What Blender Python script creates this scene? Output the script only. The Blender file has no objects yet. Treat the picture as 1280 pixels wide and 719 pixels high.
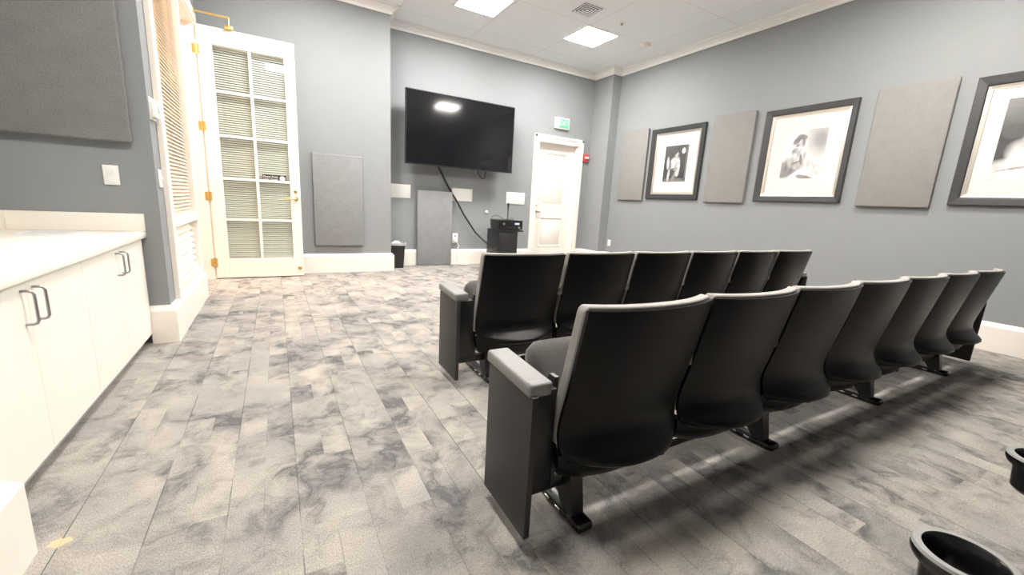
import bpy, bmesh, math, random
from mathutils import Vector, Matrix, noise
random.seed(7)
SC = bpy.context.scene
COL = SC.collection
PI = math.pi

# ------------------------------------------------------------------ materials
def nt(name):
    m = bpy.data.materials.new(name); m.use_nodes = True
    t = m.node_tree; t.nodes.clear()
    out = t.nodes.new('ShaderNodeOutputMaterial')
    b = t.nodes.new('ShaderNodeBsdfPrincipled')
    t.links.new(b.outputs[0], out.inputs[0])
    return m, t, b, out
def N(t, kind, **kw):
    n = t.nodes.new(kind)
    for k, v in kw.items():
        if k in n.inputs: n.inputs[k].default_value = v
        else: setattr(n, k, v)
    return n
def mth(t, op, a, b=None, clamp=False):
    n = t.nodes.new('ShaderNodeMath'); n.operation = op; n.use_clamp = clamp
    for i, v in enumerate((a, b)):
        if v is None: continue
        if isinstance(v, (int, float)): n.inputs[i].default_value = v
        else: t.links.new(v, n.inputs[i])
    return n.outputs[0]
def mixc(t, fac, a, b, blend='MIX'):
    n = t.nodes.new('ShaderNodeMix'); n.data_type = 'RGBA'; n.blend_type = blend
    for i, v in ((0, fac), (6, a), (7, b)):
        if isinstance(v, (int, float)): n.inputs[i].default_value = v
        elif isinstance(v, tuple): n.inputs[i].default_value = (*v, 1) if len(v) == 3 else v
        else: t.links.new(v, n.inputs[i])
    return n.outputs[2]
def ramp(t, v, stops):
    n = t.nodes.new('ShaderNodeValToRGB')
    e = n.color_ramp.elements
    while len(e) < len(stops): e.new(.5)
    for el, (p, c) in zip(e, stops):
        el.position = p; el.color = (*c, 1) if isinstance(c, tuple) else (c, c, c, 1)
    t.links.new(v, n.inputs[0])
    return n.outputs[0]
def plain(name, col, rough=.5, metal=0., var=.04, scale=40, bump=0., bscale=300, spec=.5, coat=0.):
    m, t, b, o = nt(name)
    tc = N(t, 'ShaderNodeTexCoord')
    nz = N(t, 'ShaderNodeTexNoise', Scale=scale, Detail=4.)
    t.links.new(tc.outputs['Object'], nz.inputs['Vector'])
    lo = tuple(max(0, c * (1 - var)) for c in col); hi = tuple(min(1, c * (1 + var)) for c in col)
    t.links.new(mixc(t, nz.outputs['Fac'], lo, hi), b.inputs['Base Color'])
    b.inputs['Roughness'].default_value = rough; b.inputs['Metallic'].default_value = metal
    b.inputs['Specular IOR Level'].default_value = spec
    if coat: b.inputs['Coat Weight'].default_value = coat
    if bump:
        n2 = N(t, 'ShaderNodeTexNoise', Scale=bscale, Detail=3.)
        t.links.new(tc.outputs['Object'], n2.inputs['Vector'])
        bp = N(t, 'ShaderNodeBump', Strength=bump, Distance=.004)
        t.links.new(n2.outputs['Fac'], bp.inputs['Height']); t.links.new(bp.outputs[0], b.inputs['Normal'])
    return m
def emis(name, col, s, base=(.8, .8, .8)):
    m, t, b, o = nt(name)
    b.inputs['Base Color'].default_value = (*base, 1)
    b.inputs['Emission Color'].default_value = (*col, 1); b.inputs['Emission Strength'].default_value = s
    return m
def fabric(name, col, var=.25, scale=220, bump=.5, sheen=.0, rough=.9):
    m, t, b, o = nt(name)
    tc = N(t, 'ShaderNodeTexCoord')
    n1 = N(t, 'ShaderNodeTexNoise', Scale=scale, Detail=2.)
    n2 = N(t, 'ShaderNodeTexNoise', Scale=9., Detail=3.)
    for n in (n1, n2): t.links.new(tc.outputs['Object'], n.inputs['Vector'])
    f = mth(t, 'ADD', mth(t, 'MULTIPLY', n1.outputs['Fac'], .7), mth(t, 'MULTIPLY', n2.outputs['Fac'], .3))
    lo = tuple(c * (1 - var) for c in col); hi = tuple(c * (1 + var) for c in col)
    t.links.new(ramp(t, f, [(.3, lo), (.7, hi)]), b.inputs['Base Color'])
    b.inputs['Roughness'].default_value = rough
    b.inputs['Specular IOR Level'].default_value = .2
    if sheen: b.inputs['Sheen Weight'].default_value = sheen; b.inputs['Sheen Roughness'].default_value = .4
    bp = N(t, 'ShaderNodeBump', Strength=bump, Distance=.002)
    t.links.new(n1.outputs['Fac'], bp.inputs['Height']); t.links.new(bp.outputs[0], b.inputs['Normal'])
    return m
def glass(name, tint=(.97, .985, .975), k=1.):
    m, t, b, o = nt(name)
    t.nodes.remove(b)
    tr = N(t, 'ShaderNodeBsdfTransparent'); tr.inputs[0].default_value = (*tint, 1)
    gl = N(t, 'ShaderNodeBsdfGlossy'); gl.inputs['Roughness'].default_value = .01
    fr = N(t, 'ShaderNodeFresnel'); ge = N(t, 'ShaderNodeNewGeometry')
    t.links.new(mth(t, 'SUBTRACT', 1.5, mth(t, 'MULTIPLY', ge.outputs['Backfacing'], 1.5 - 1 / 1.5)), fr.inputs[0])
    mx = N(t, 'ShaderNodeMixShader')
    f2 = mth(t, 'ADD', mth(t, 'MULTIPLY', fr.outputs[0], k), .0, True)
    t.links.new(f2, mx.inputs[0]); t.links.new(tr.outputs[0], mx.inputs[1]); t.links.new(gl.outputs[0], mx.inputs[2])
    t.links.new(mx.outputs[0], o.inputs[0])
    return m
def carpet_mat():
    m, t, b, o = nt('carpet_planks')
    g = N(t, 'ShaderNodeNewGeometry')
    mp = N(t, 'ShaderNodeMapping'); mp.inputs['Rotation'].default_value = (0, 0, PI / 2); mp.inputs['Location'].default_value = (.0, -.021, 0)
    t.links.new(g.outputs['Position'], mp.inputs['Vector'])
    def brick(w, h, mortar, loc=None):
        br = N(t, 'ShaderNodeTexBrick', Scale=1.)
        br.inputs['Brick Width'].default_value = w; br.inputs['Row Height'].default_value = h
        br.inputs['Mortar Size'].default_value = mortar; br.inputs['Mortar Smooth'].default_value = .3; br.inputs['Bias'].default_value = 0
        br.inputs['Color1'].default_value = (0, 0, 0, 1); br.inputs['Color2'].default_value = (1, 1, 1, 1); br.inputs['Mortar'].default_value = (.5, .5, .5, 1)
        br.offset = .37; br.offset_frequency = 2; br.squash = 1
        src = mp.outputs[0]
        if loc:
            ad = N(t, 'ShaderNodeVectorMath', operation='ADD'); ad.inputs[1].default_value = loc
            t.links.new(src, ad.inputs[0]); src = ad.outputs[0]
        t.links.new(src, br.inputs['Vector'])
        return br
    idb = brick(1.0, .221, 0)
    sub = brick(.23, .1105, 0, (.17, 0, 0))
    seam = brick(60., .221, .0022)
    seam2 = brick(60., .1105, .0014, (0, .221, 0))
    pick = mth(t, 'GREATER_THAN', sub.outputs['Color'], .74)
    w = mth(t, 'ADD', mth(t, 'MULTIPLY', idb.outputs['Color'], .22), mth(t, 'MULTIPLY', mth(t, 'MULTIPLY', pick, sub.outputs['Color']), .42))
    # big cloudy ink bleed, cut at plank edges
    wn = N(t, 'ShaderNodeTexNoise', Scale=2.3, Detail=3.)
    t.links.new(g.outputs['Position'], wn.inputs['Vector'])
    warp = N(t, 'ShaderNodeVectorMath', operation='SCALE'); warp.inputs['Scale'].default_value = .35
    t.links.new(wn.outputs['Color'], warp.inputs[0])
    wp = N(t, 'ShaderNodeVectorMath', operation='ADD')
    t.links.new(g.outputs['Position'], wp.inputs[0]); t.links.new(warp.outputs[0], wp.inputs[1])
    n1 = N(t, 'ShaderNodeTexNoise', noise_dimensions='4D', Scale=3.3, Detail=8., Roughness=.66)
    t.links.new(wp.outputs[0], n1.inputs['Vector']); t.links.new(w, n1.inputs['W'])
    ve = N(t, 'ShaderNodeTexNoise', noise_dimensions='4D', Scale=2.5, Detail=7., Roughness=.6)
    t.links.new(wp.outputs[0], ve.inputs['Vector']); t.links.new(mth(t, 'ADD', w, 7.3), ve.inputs['W'])
    vein = mth(t, 'ABSOLUTE', mth(t, 'SUBTRACT', ve.outputs['Fac'], .5))
    veind = ramp(t, vein, [(0, 1.), (.016, .6), (.07, 0.)])
    soft = ramp(t, n1.outputs['Fac'], [(.34, 1.), (.44, .55), (.52, .16), (.64, 0.)])
    dark = mth(t, 'MULTIPLY', veind, ramp(t, n1.outputs['Fac'], [(.42, 1.), (.66, .25)]))
    dk = mth(t, 'ADD', mth(t, 'MULTIPLY', soft, .60), mth(t, 'MULTIPLY', dark, .62), True)
    # warm / cool light ground per plank
    n2 = N(t, 'ShaderNodeTexNoise', noise_dimensions='4D', Scale=3.1, Detail=3.)
    t.links.new(g.outputs['Position'], n2.inputs['Vector']); t.links.new(mth(t, 'ADD', w, 21.), n2.inputs['W'])
    ground = ramp(t, n2.outputs['Fac'], [(.38, (.335, .312, .293)), (.64, (.430, .392, .345))])
    colr = mixc(t, dk, ground, (.125, .123, .125))
    # yarn tufts
    ms = N(t, 'ShaderNodeMapping'); ms.inputs['Scale'].default_value = (300, 150, 1)
    t.links.new(g.outputs['Position'], ms.inputs['Vector'])
    fn = N(t, 'ShaderNodeTexNoise', Scale=1., Detail=3.)
    t.links.new(ms.outputs[0], fn.inputs['Vector'])
    tuft = ramp(t, fn.outputs['Fac'], [(.3, .70), (.7, 1.24)])
    colr = mixc(t, 1., colr, tuft, 'MULTIPLY')
    sv = N(t, 'ShaderNodeTexNoise', Scale=1.6, Detail=2.); t.links.new(g.outputs['Position'], sv.inputs['Vector'])
    colr = mixc(t, mth(t, 'MULTIPLY', seam.outputs['Fac'], ramp(t, sv.outputs['Fac'], [(.44, .10), (.54, .62)])), colr, (.07, .07, .072))
    colr = mixc(t, mth(t, 'MULTIPLY', seam2.outputs['Fac'], ramp(t, wn.outputs['Fac'], [(.53, .0), (.60, .5)])), colr, (.07, .07, .072))
    # the small ochre stain near the counter
    sx = N(t, 'ShaderNodeSeparateXYZ'); t.links.new(g.outputs['Position'], sx.inputs[0])
    sn = N(t, 'ShaderNodeTexNoise', Scale=38., Detail=3.); t.links.new(g.outputs['Position'], sn.inputs['Vector'])
    dx = mth(t, 'DIVIDE', mth(t, 'SUBTRACT', sx.outputs[0], -.642), .030); dy = mth(t, 'DIVIDE', mth(t, 'SUBTRACT', sx.outputs[1], 1.632), .024)
    r = mth(t, 'ADD', mth(t, 'MULTIPLY', dx, dx), mth(t, 'MULTIPLY', dy, dy))
    sm = mth(t, 'SUBTRACT', mth(t, 'ADD', 1., mth(t, 'MULTIPLY', mth(t, 'SUBTRACT', sn.outputs['Fac'], .5), 3.0)), r)
    sm = mth(t, 'MULTIPLY', sm, 2.5, True)
    colr = mixc(t, mth(t, 'MULTIPLY', sm, .8), colr, (.62, .47, .27))
    t.links.new(colr, b.inputs['Base Color'])
    b.inputs['Roughness'].default_value = .95; b.inputs['Specular IOR Level'].default_value = .1
    bp = N(t, 'ShaderNodeBump', Strength=.6, Distance=.003)
    t.links.new(mth(t, 'SUBTRACT', fn.outputs['Fac'], seam.outputs['Fac']), bp.inputs['Height']); t.links.new(bp.outputs[0], b.inputs['Normal'])
    return m
def ceiling_mat():
    m, t, b, o = nt('ceiling_tiles')
    g = N(t, 'ShaderNodeNewGeometry')
    mp = N(t, 'ShaderNodeMapping'); mp.inputs['Location'].default_value = (-4.09 + 6.1, -5.21 + 6.1, 0)
    t.links.new(g.outputs['Position'], mp.inputs['Vector'])
    br = N(t, 'ShaderNodeTexBrick', Scale=1.); br.offset = 0; br.squash = 1
    br.inputs['Brick Width'].default_value = 1.22; br.inputs['Row Height'].default_value = 1.22; br.inputs['Mortar Size'].default_value = .006
    br.inputs['Color1'].default_value = (.88, .905, .92, 1); br.inputs['Color2'].default_value = (.87, .895, .91, 1); br.inputs['Mortar'].default_value = (.74, .73, .71, 1)
    t.links.new(mp.outputs[0], br.inputs['Vector'])
    t.links.new(br.outputs['Color'], b.inputs['Base Color'])
    b.inputs['Roughness'].default_value = .9
    n = N(t, 'ShaderNodeTexNoise', Scale=180., Detail=2.); t.links.new(g.outputs['Position'], n.inputs['Vector'])
    bp = N(t, 'ShaderNodeBump', Strength=.15, Distance=.003); t.links.new(n.outputs['Fac'], bp.inputs['Height']); t.links.new(bp.outputs[0], b.inputs['Normal'])
    return m
def print_mat():
    m, t, b, o = nt('photo_print')
    a = N(t, 'ShaderNodeVertexColor'); a.layer_name = 'tone'
    t.links.new(a.outputs[0], b.inputs['Base Color']); b.inputs['Roughness'].default_value = .6
    return m

M = dict(
    wall=plain('grey_wall_paint', (.258, .268, .272), .75, var=.03, scale=6, bump=.12, bscale=260),
    trim=plain('white_trim_paint', (.85, .79, .72), .38, var=.02),
    crown=plain('white_crown_paint', (.90, .89, .86), .5, var=.01),
    warm=plain('cream_corridor_paint', (.86, .72, .60), .7, var=.02),
    carpet=carpet_mat(), ceil=ceiling_mat(),
    lam=plain('white_laminate', (.83, .79, .72), .4, var=.015), top=plain('cream_countertop', (.86, .82, .745), .35, var=.02, scale=120),
    toe=plain('grey_toe_kick', (.42, .41, .40), .6),
    steel=plain('brushed_steel', (.42, .41, .40), .35, 1.), brass=plain('polished_brass', (.83, .60, .24), .28, 1.), chrome=plain('chrome', (.75, .72, .68), .16, 1.),
    white=plain('white_plastic', (.86, .85, .81), .4, var=.01), slat=plain('white_blind_slat', (.64, .545, .43), .5, var=.02),
    gslat=plain('door_blind_slat', (.84, .84, .77), .5, var=.02),
    black=plain('black_plastic', (.016, .016, .017), .42, var=.2, bump=.05), gblack=plain('gloss_black_plastic', (.009, .009, .010), .22),
    shell=plain('black_seat_shell', (.0026, .0026, .0028), .36, var=.35, scale=350, bump=.22, bscale=420, spec=.24),
    seatfab=fabric('grey_seat_fabric', (.085, .08, .076), .22, 330, .4, .2),
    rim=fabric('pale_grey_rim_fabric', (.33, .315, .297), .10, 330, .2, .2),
    cap=plain('grey_armrest_plastic', (.235, .23, .222), .5, var=.06, scale=90), panel=plain('charcoal_laminate', (.022, .0208, .020), .5, var=.1, scale=60),
    bsteel=plain('black_steel', (.014, .014, .015), .3, var=.1),
    acou=fabric('grey_acoustic_fabric', (.245, .246, .25), .20, 150, .5),
    acou2=fabric('taupe_acoustic_fabric', (.255, .245, .235), .12, 170, .6), acou3=fabric('dark_grey_acoustic_fabric', (.215, .211, .208), .20, 120, .7),
    pframe=plain('black_wood_frame', (.035, .036, .038), .42, var=.25, scale=25), silver=plain('silver_fillet', (.62, .58, .52), .34, .85), mat=plain('cream_mat_board', (.74, .715, .66), .8, var=.01),
    prt=print_mat(), screen=plain('tv_screen', (.006, .006, .0075), .085, var=.1, spec=.6), bezel=plain('tv_bezel', (.012, .012, .013), .3),
    glass=glass('clear_glass'),
    pglass=glass('picture_glass', (.99, .99, .99), .4),
    light=emis('light_diffuser', (1., .98, .96), 13.2), light2=emis('warm_light_diffuser', (1., .95, .885), 13.), hall=emis('hall_light_diffuser', (1., .78, .58), 6.),
    vent=plain('vent_blades', (.88, .89, .91), .5), ventback=plain('vent_duct', (.03, .035, .05), .8),
    exitg=emis('exit_green', (.10, .95, .22), .055, (.1, .6, .2)), exitw=emis('exit_letter', (.6, 1., .6), .06, (.55, .8, .55)),
    red=plain('red_alarm_plastic', (.62, .07, .07), .4), lens=plain('strobe_lens', (.8, .62, .6), .2),
    cable=plain('black_cable', (.02, .02, .02), .5), wcable=plain('white_cable', (.8, .78, .72), .5),
    bag=plain('bin_liner', (.36, .36, .36), .4, var=.2, scale=18, bump=.6, bscale=25), label=plain('black_label', (.014, .014, .014), .4), paper=plain('white_paper', (.9, .9, .92), .8, var=.01), ink=plain('paper_print', (.55, .55, .58), .8),
    dispm=emis('receiver_display', (.75, .85, 1.), .08, (.3, .3, .3)), rack=plain('subwoofer_black', (.014, .014, .015), .38, var=.3, scale=14),
)

# ------------------------------------------------------------------ mesh builder
class MB:
    def __init__(s): s.v = []; s.f = []; s.mi = []; s.sm = []; s.cur = 0; s.smooth = False
    def add(s, vs, fs, smooth=None):
        b = len(s.v); s.v += [tuple(map(float, v)) for v in vs]
        for f in fs:
            s.f.append(tuple(i + b for i in f)); s.mi.append(s.cur); s.sm.append(s.smooth if smooth is None else smooth)
        return s
    def mat(s, i): s.cur = i; return s
    def box(s, x0, x1, y0, y1, z0, z1):
        x0, x1 = sorted((x0, x1)); y0, y1 = sorted((y0, y1)); z0, z1 = sorted((z0, z1))
        return s.add([(x, y, z) for z in (z0, z1) for y in (y0, y1) for x in (x0, x1)],
                     [(0, 2, 3, 1), (4, 5, 7, 6), (0, 1, 5, 4), (2, 6, 7, 3), (0, 4, 6, 2), (1, 3, 7, 5)], False)
    def rbox(s, x0, x1, y0, y1, z0, z1, r=.005, seg=2, mtx=None):
        bm = bmesh.new(); bmesh.ops.create_cube(bm, size=1)
        for v in bm.verts: v.co = Vector(((x0 + x1) / 2 + v.co.x * abs(x1 - x0), (y0 + y1) / 2 + v.co.y * abs(y1 - y0), (z0 + z1) / 2 + v.co.z * abs(z1 - z0)))
        bmesh.ops.bevel(bm, geom=list(bm.edges), offset=r, segments=seg, profile=.5, affect='EDGES')
        if mtx: bm.transform(mtx)
        bm.verts.index_update()
        s.add([v.co[:] for v in bm.verts], [[v.index for v in f.verts] for f in bm.faces], True); bm.free(); return s
    def tube(s, pts, r, n=10, cap=True):
        pts = [Vector(p) for p in pts]; rings = []
        up = Vector((0, 0, 1))
        rr = r if isinstance(r, (list, tuple)) else [r] * len(pts)
        px = None
        for i, p in enumerate(pts):
            a = pts[max(i - 1, 0)]; c = pts[min(i + 1, len(pts) - 1)]
            d = (c - a).normalized()
            if px is None:
                u = up if abs(d.z) < .9 else Vector((0, 1, 0)); px = d.cross(u).normalized()
            px = (px - d * px.dot(d)).normalized(); q = d.cross(px)
            rings.append([p + (px * math.cos(2 * PI * k / n) + q * math.sin(2 * PI * k / n)) * rr[i] for k in range(n)])
        vs = [v for R_ in rings for v in R_]; fs = []
        for i in range(len(pts) - 1):
            for k in range(n):
                fs.append((i * n + k, i * n + (k + 1) % n, (i + 1) * n + (k + 1) % n, (i + 1) * n + k))
        if cap: fs += [tuple(range(n))[::-1], tuple((len(pts) - 1) * n + k for k in range(n))]
        return s.add(vs, fs, True)
    def lathe(s, prof, c, n=32, axis='z', ring=False):
        vs = []; fs = []
        for r, h in prof:
            for k in range(n):
                a = 2 * PI * k / n; p = (r * math.cos(a), r * math.sin(a), h)
                if axis == 'y': p = (p[0], p[2], p[1])
                if axis == 'x': p = (p[2], p[0], p[1])
                vs.append((c[0] + p[0], c[1] + p[1], c[2] + p[2]))
        for i in range(len(prof) - 1):
            for k in range(n): fs.append((i * n + k, i * n + (k + 1) % n, (i + 1) * n + (k + 1) % n, (i + 1) * n + k))
        if ring: fs += [((len(prof) - 1) * n + k, (len(prof) - 1) * n + (k + 1) % n, (k + 1) % n, k) for k in range(n)]
        else: fs += [tuple(range(n)), tuple((len(prof) - 1) * n + k for k in range(n))]
        return s.add(vs, fs, True)
    def prism(s, poly, axis, a, b):
        """poly of 2-D points extruded along axis from a to b"""
        def P(u, v, w): return {'x': (w, u, v), 'y': (u, w, v), 'z': (u, v, w)}[axis]
        n = len(poly)
        vs = [P(u, v, a) for u, v in poly] + [P(u, v, b) for u, v in poly]
        fs = [tuple(range(n)), tuple(range(2 * n - 1, n - 1, -1))] + [(i, (i + 1) % n, n + (i + 1) % n, n + i) for i in range(n)]
        return s.add(vs, fs, False)
    def sweep(s, path, prof, side=1):
        """prof = [(out, z)] closed; path = 2-D points; out direction = side * left normal"""
        path = [Vector(p) for p in path]; rings = []
        for i, p in enumerate(path):
            def nrm(a, b): d = (b - a).normalized(); return Vector((-d.y, d.x)) * side
            if i == 0: m = nrm(path[0], path[1])
            elif i == len(path) - 1: m = nrm(path[-2], path[-1])
            else:
                n1 = nrm(path[i - 1], p); n2 = nrm(p, path[i + 1]); m = (n1 + n2); m = m / max(.2, m.dot(n1))
            rings.append([(p.x + m.x * o, p.y + m.y * o, z) for o, z in prof])
        n = len(prof); vs = [v for r in rings for v in r]; fs = []
        for i in range(len(path) - 1):
            for k in range(n): fs.append((i * n + k, i * n + (k + 1) % n, (i + 1) * n + (k + 1) % n, (i + 1) * n + k))
        fs += [tuple(range(n)), tuple((len(path) - 1) * n + k for k in range(n))]
        return s.add(vs, fs, False)

def wpos(o):
    p = Vector((0, 0, 0))
    while o is not None: p += o.location; o = o.parent
    return p
def obj(name, mb, mats, parent=None, loc=None, label=None, bevel=0.):
    """link mb (vertices in world space) as one object whose origin is loc (or its parent's origin)"""
    mats = mats if isinstance(mats, (list, tuple)) else [mats]
    base = Vector(loc) if loc is not None else (wpos(parent) if parent else Vector((0, 0, 0)))
    me = bpy.data.meshes.new(name)
    me.from_pydata([tuple(Vector(v) - base) for v in mb.v], [], mb.f)
    for m in mats: me.materials.append(m)
    me.polygons.foreach_set('material_index', mb.mi); me.polygons.foreach_set('use_smooth', mb.sm)
    bm = bmesh.new(); bm.from_mesh(me); bmesh.ops.recalc_face_normals(bm, faces=bm.faces)
    bm.to_mesh(me); bm.free()
    if any(mb.sm): me.set_sharp_from_angle(angle=math.radians(38))
    o = bpy.data.objects.new(name, me); COL.objects.link(o)
    if parent: o.parent = parent; o.location = base - wpos(parent)
    else: o.location = base
    if label: o['label'] = label
    if bevel:
        bv = o.modifiers.new('bevel', 'BEVEL'); bv.width = bevel; bv.segments = 2; bv.limit_method = 'ANGLE'
    return o
def thing(name, label, cat, loc, group=None):
    o = bpy.data.objects.new(name, None); COL.objects.link(o); o.location = loc; o.empty_display_size = .1
    o['label'] = label; o['category'] = cat
    if group: o['group'] = group
    return o
def tag(o, label, cat, group=None):
    o['label'] = label; o['category'] = cat
    if group: o['group'] = group
    return o
def struct(name, mb, m, label=None, bevel=0., loc=None):
    o = obj(name, mb, m, None, loc, label, bevel); o['kind'] = 'structure'; return o
def sroot(name, loc, label=None):
    o = bpy.data.objects.new(name, None); COL.objects.link(o); o.location = loc; o['kind'] = 'structure'
    if label: o['label'] = label
    return o
def copy_tree(o, parent=None):
    c = o.copy(); COL.objects.link(c); c.parent = parent
    for ch in list(o.children): copy_tree(ch, c)
    return c
def text_mesh(body, size, depth=.001):
    cu = bpy.data.curves.new('lettering', 'FONT'); cu.body = body; cu.size = size; cu.extrude = depth; cu.align_x = 'CENTER'; cu.align_y = 'CENTER'
    o = bpy.data.objects.new('lettering', cu); COL.objects.link(o)
    dg = bpy.context.evaluated_depsgraph_get()
    me = bpy.data.meshes.new_from_object(o.evaluated_get(dg))
    vs = [v.co.copy() for v in me.vertices]; fs = [tuple(p.vertices) for p in me.polygons]
    bpy.data.objects.remove(o); bpy.data.curves.remove(cu); bpy.data.meshes.remove(me)
    return vs, fs

# ------------------------------------------------------------------ dimensions
H = 1.12
YB, YJ, XJ = 6.92, 6.45, 1.53          # back wall, jogged wall, its outer corner
XR, XC, YC = 5.868, 5.66, 6.394        # right wall, pilaster face, its end
XL, YN = -.697, 3.71                   # left wall (door side), niche side wall
XS, YS, XN = -.725, 1.575, -1.45       # near stub wall and corner, back of niche
ZC = 3.71; YF = -3.2
XH = -2.7; YH = 8.4                    # hall beyond the glass door
DY0, DY1, DZ = 5.25, 6.21, 2.92        # doorway in the left wall
WY0, WY1, WZ0, WZ1 = 4.10, 5.17, .31, 2.92   # side light

# ------------------------------------------------------------------ setting
struct('floor', MB().box(XH - .1, XR + .15, YF - .15, YH + .1, -.1, 0), M['carpet'])
struct('ceiling', MB().box(XH - .1, XR + .15, YF - .15, YH + .1, ZC, ZC + .1), M['ceil'])
struct('wall_back', MB().box(XJ, XR + .15, YB, YB + .15, 0, ZC).v and
       MB().box(XJ, 4.415, YB, YB + .15, 0, ZC).box(5.38, XR + .15, YB, YB + .15, 0, ZC).box(4.415, 5.38, YB, YB + .15, 2.335, ZC), M['wall'])
struct('wall_back_left', MB().box(XL - .15, XJ, YJ, YB + .15, 0, ZC), M['wall'])
struct('wall_right', MB().box(XR, XR + .15, YF, YB, 0, ZC), M['wall'])
struct('wall_pilaster', MB().box(XC, XR, YC, YB, 0, ZC), M['wall'])
mb = MB().box(XL - .15, XL, YN, WY0, 0, ZC).box(XL - .15, XL, WY0, WY1, 0, WZ0).box(XL - .15, XL, WY0, WY1, WZ1, ZC)
mb.box(XL - .15, XL, WY1, DY0, 0, ZC).box(XL - .15, XL, DY0, DY1, DZ, ZC).box(XL - .15, XL, DY1, YJ, 0, ZC)
struct('wall_left', mb, M['wall'])
struct('wall_niche_side', MB().box(XN - .15, XL - .15, YN, YN + .15, 0, ZC), M['wall'])
struct('wall_niche_back', MB().box(XN - .15, XN, YS - .1, YN, 0, ZC), M['wall'])
struct('wall_left_near', MB().box(XN - .15, XS, YF, YS, 0, ZC), M['wall'])
struct('wall_front', MB().box(XS - .15, XR + .15, YF - .15, YF, 0, ZC), M['wall'])
struct('wall_hall', MB().box(XH - .1, XH, YN + .15, YH, 0, ZC).box(XH, XL - .15, YH, YH + .1, 0, ZC).box(XH, XN - .15, YN + .05, YN + .15, 0, ZC).box(XL - .15, XL - .05, YB + .15, YH, 0, ZC), M['warm'])

cp = [(0, 3.612), (.022, 3.612), (.028, 3.640), (.040, 3.648), (.052, 3.655), (.075, 3.672), (.105, 3.684), (.112, 3.698), (.125, 3.700), (.125, ZC), (0, ZC)]
struct('trim_1', MB().sweep([(XS, YF), (XS, YS), (XN, YS), (XN, YN), (XL, YN), (XL, YJ), (XJ, YJ), (XJ, YB), (XC, YB), (XC, YC), (XR, YC), (XR, YF)], cp, -1), M['crown'], 'white crown moulding')
bp = [(0, 0), (.04, 0), (.04, .235), (.034, .247), (.020, .262), (.014, .272), (0, .272)]
struct('baseboard_back', MB().sweep([(XL, YJ), (XJ, YJ), (XJ, YB), (4.31, YB)], bp, -1), M['trim'])
struct('baseboard_right', MB().sweep([(5.487, YB), (XC, YB), (XC, YC), (XR, YC), (XR, YF)], bp, -1), M['trim'])
struct('baseboard_left', MB().sweep([(-.81, YN), (XL, YN), (XL, DY0 - .03)], bp, -1), M['trim'])
struct('baseboard_left_near', MB().sweep([(XS, YF), (XS, YS), (-.812, YS)], bp, -1), M['trim'])

# panelled door at the back
d = sroot('door_2', (4.9, YB, 0), 'white two panel door under the exit sign')
mb = MB()
for x0, x1 in ((4.312, 4.425), (5.370, 5.485)): mb.box(x0, x1, YB - .03, YB - .001, 0, 2.452); mb.box(x0 + (.012 if x0 < 5 else .06), x1 - (.06 if x0 < 5 else .012), YB - .042, YB - .03, 0, 2.44)
mb.box(4.425, 5.37, YB - .03, YB - .001, 2.325, 2.452); mb.box(4.324, 5.473, YB - .042, YB - .03, 2.40, 2.44)
obj('casing', mb, M['trim'], d)
obj('jamb', MB().box(4.417, 4.437, YB - .001, YB + .149, 0, 2.333).box(5.358, 5.378, YB - .001, YB + .149, 0, 2.333).box(4.437, 5.358, YB - .001, YB + .149, 2.313, 2.333), M['trim'], d)
mb = MB(); ys = YB + .10
mb.box(4.442, 5.353, ys + .012, ys + .04, .01, 2.308)
for x0, x1 in ((4.442, 4.61), (5.185, 5.353)): mb.box(x0, x1, ys, ys + .012, .01, 2.308)
for z0, z1 in ((.01, .30), (.905, 1.125), (2.165, 2.308)): mb.box(4.61, 5.185, ys, ys + .012, z0, z1)
leaf = obj('door_leaf', mb, M['trim'], d)
for z0, z1 in ((.30, .905), (1.125, 2.165)):
    mb = MB(); t_ = .03
    for a in ((4.61, 4.61 + t_, z0, z1), (5.185 - t_, 5.185, z0, z1), (4.61 + t_, 5.185 - t_, z0, z0 + t_), (4.61 + t_, 5.185 - t_, z1 - t_, z1)): mb.box(a[0], a[1], ys - .008, ys + .012, a[2], a[3])
    mb.rbox(4.665, 5.13, ys + .001, ys + .012, z0 + .055, z1 - .055, .005)
    obj('moulded_panel', mb, M['trim'], d, bevel=.003)
mb = MB().lathe([(.0, 0), (.026, 0), (.026, .008), (.010, .012), (.010, .045), (0, .045)], (4.50, ys - .046, 1.0), 20, 'y').rbox(4.488, 4.60, ys - .052, ys - .036, .988, 1.008, .006)
mb.lathe([(0, 0), (.02, 0), (.02, .018), (0, .018)], (4.50, ys - .02, 1.12), 18, 'y')
obj('lever_handle', mb, M['steel'], d, label='steel lever handle')

# side light window with a blind
w = sroot('window_1', (XL, WY0, 0), 'tall white side light with a blind beside the glass door')
mb = MB()
mb.box(XL + .001, XL + .022, 3.895, 4.02, .2721, 3.05).box(XL + .022, XL + .032, 3.895, 3.93, .2721, 3.05)
mb.box(XL + .001, XL + .022, 4.02, DY0 + .0, 2.94, 3.05)
mb.box(XL - .10, XL + .012, 4.02, WY0 + .02, .2721, 2.94).box(XL - .10, XL + .012, WY1 - .02, DY0 - .004, .2721, 2.94).box(XL - .10, XL + .012, WY0 + .02, WY1 - .02, .2721, WZ0 + .03).box(XL - .10, XL + .012, WY0 + .02, WY1 - .02, WZ1 - .03, 2.94)
mb2 = MB()
for p in range(1):
    mb2.v = []
obj('window_frame', MB().add([v for v in mb.v], mb.f, False), M['trim'], w)
obj('pane', MB().box(XL - .088, XL - .083, WY0 + .02, WY1 - .02, WZ0 + .03, WZ1 - .03), M['glass'], w)
mb = MB(); z = .90; k = 0
R_ = Matrix.Rotation
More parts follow.
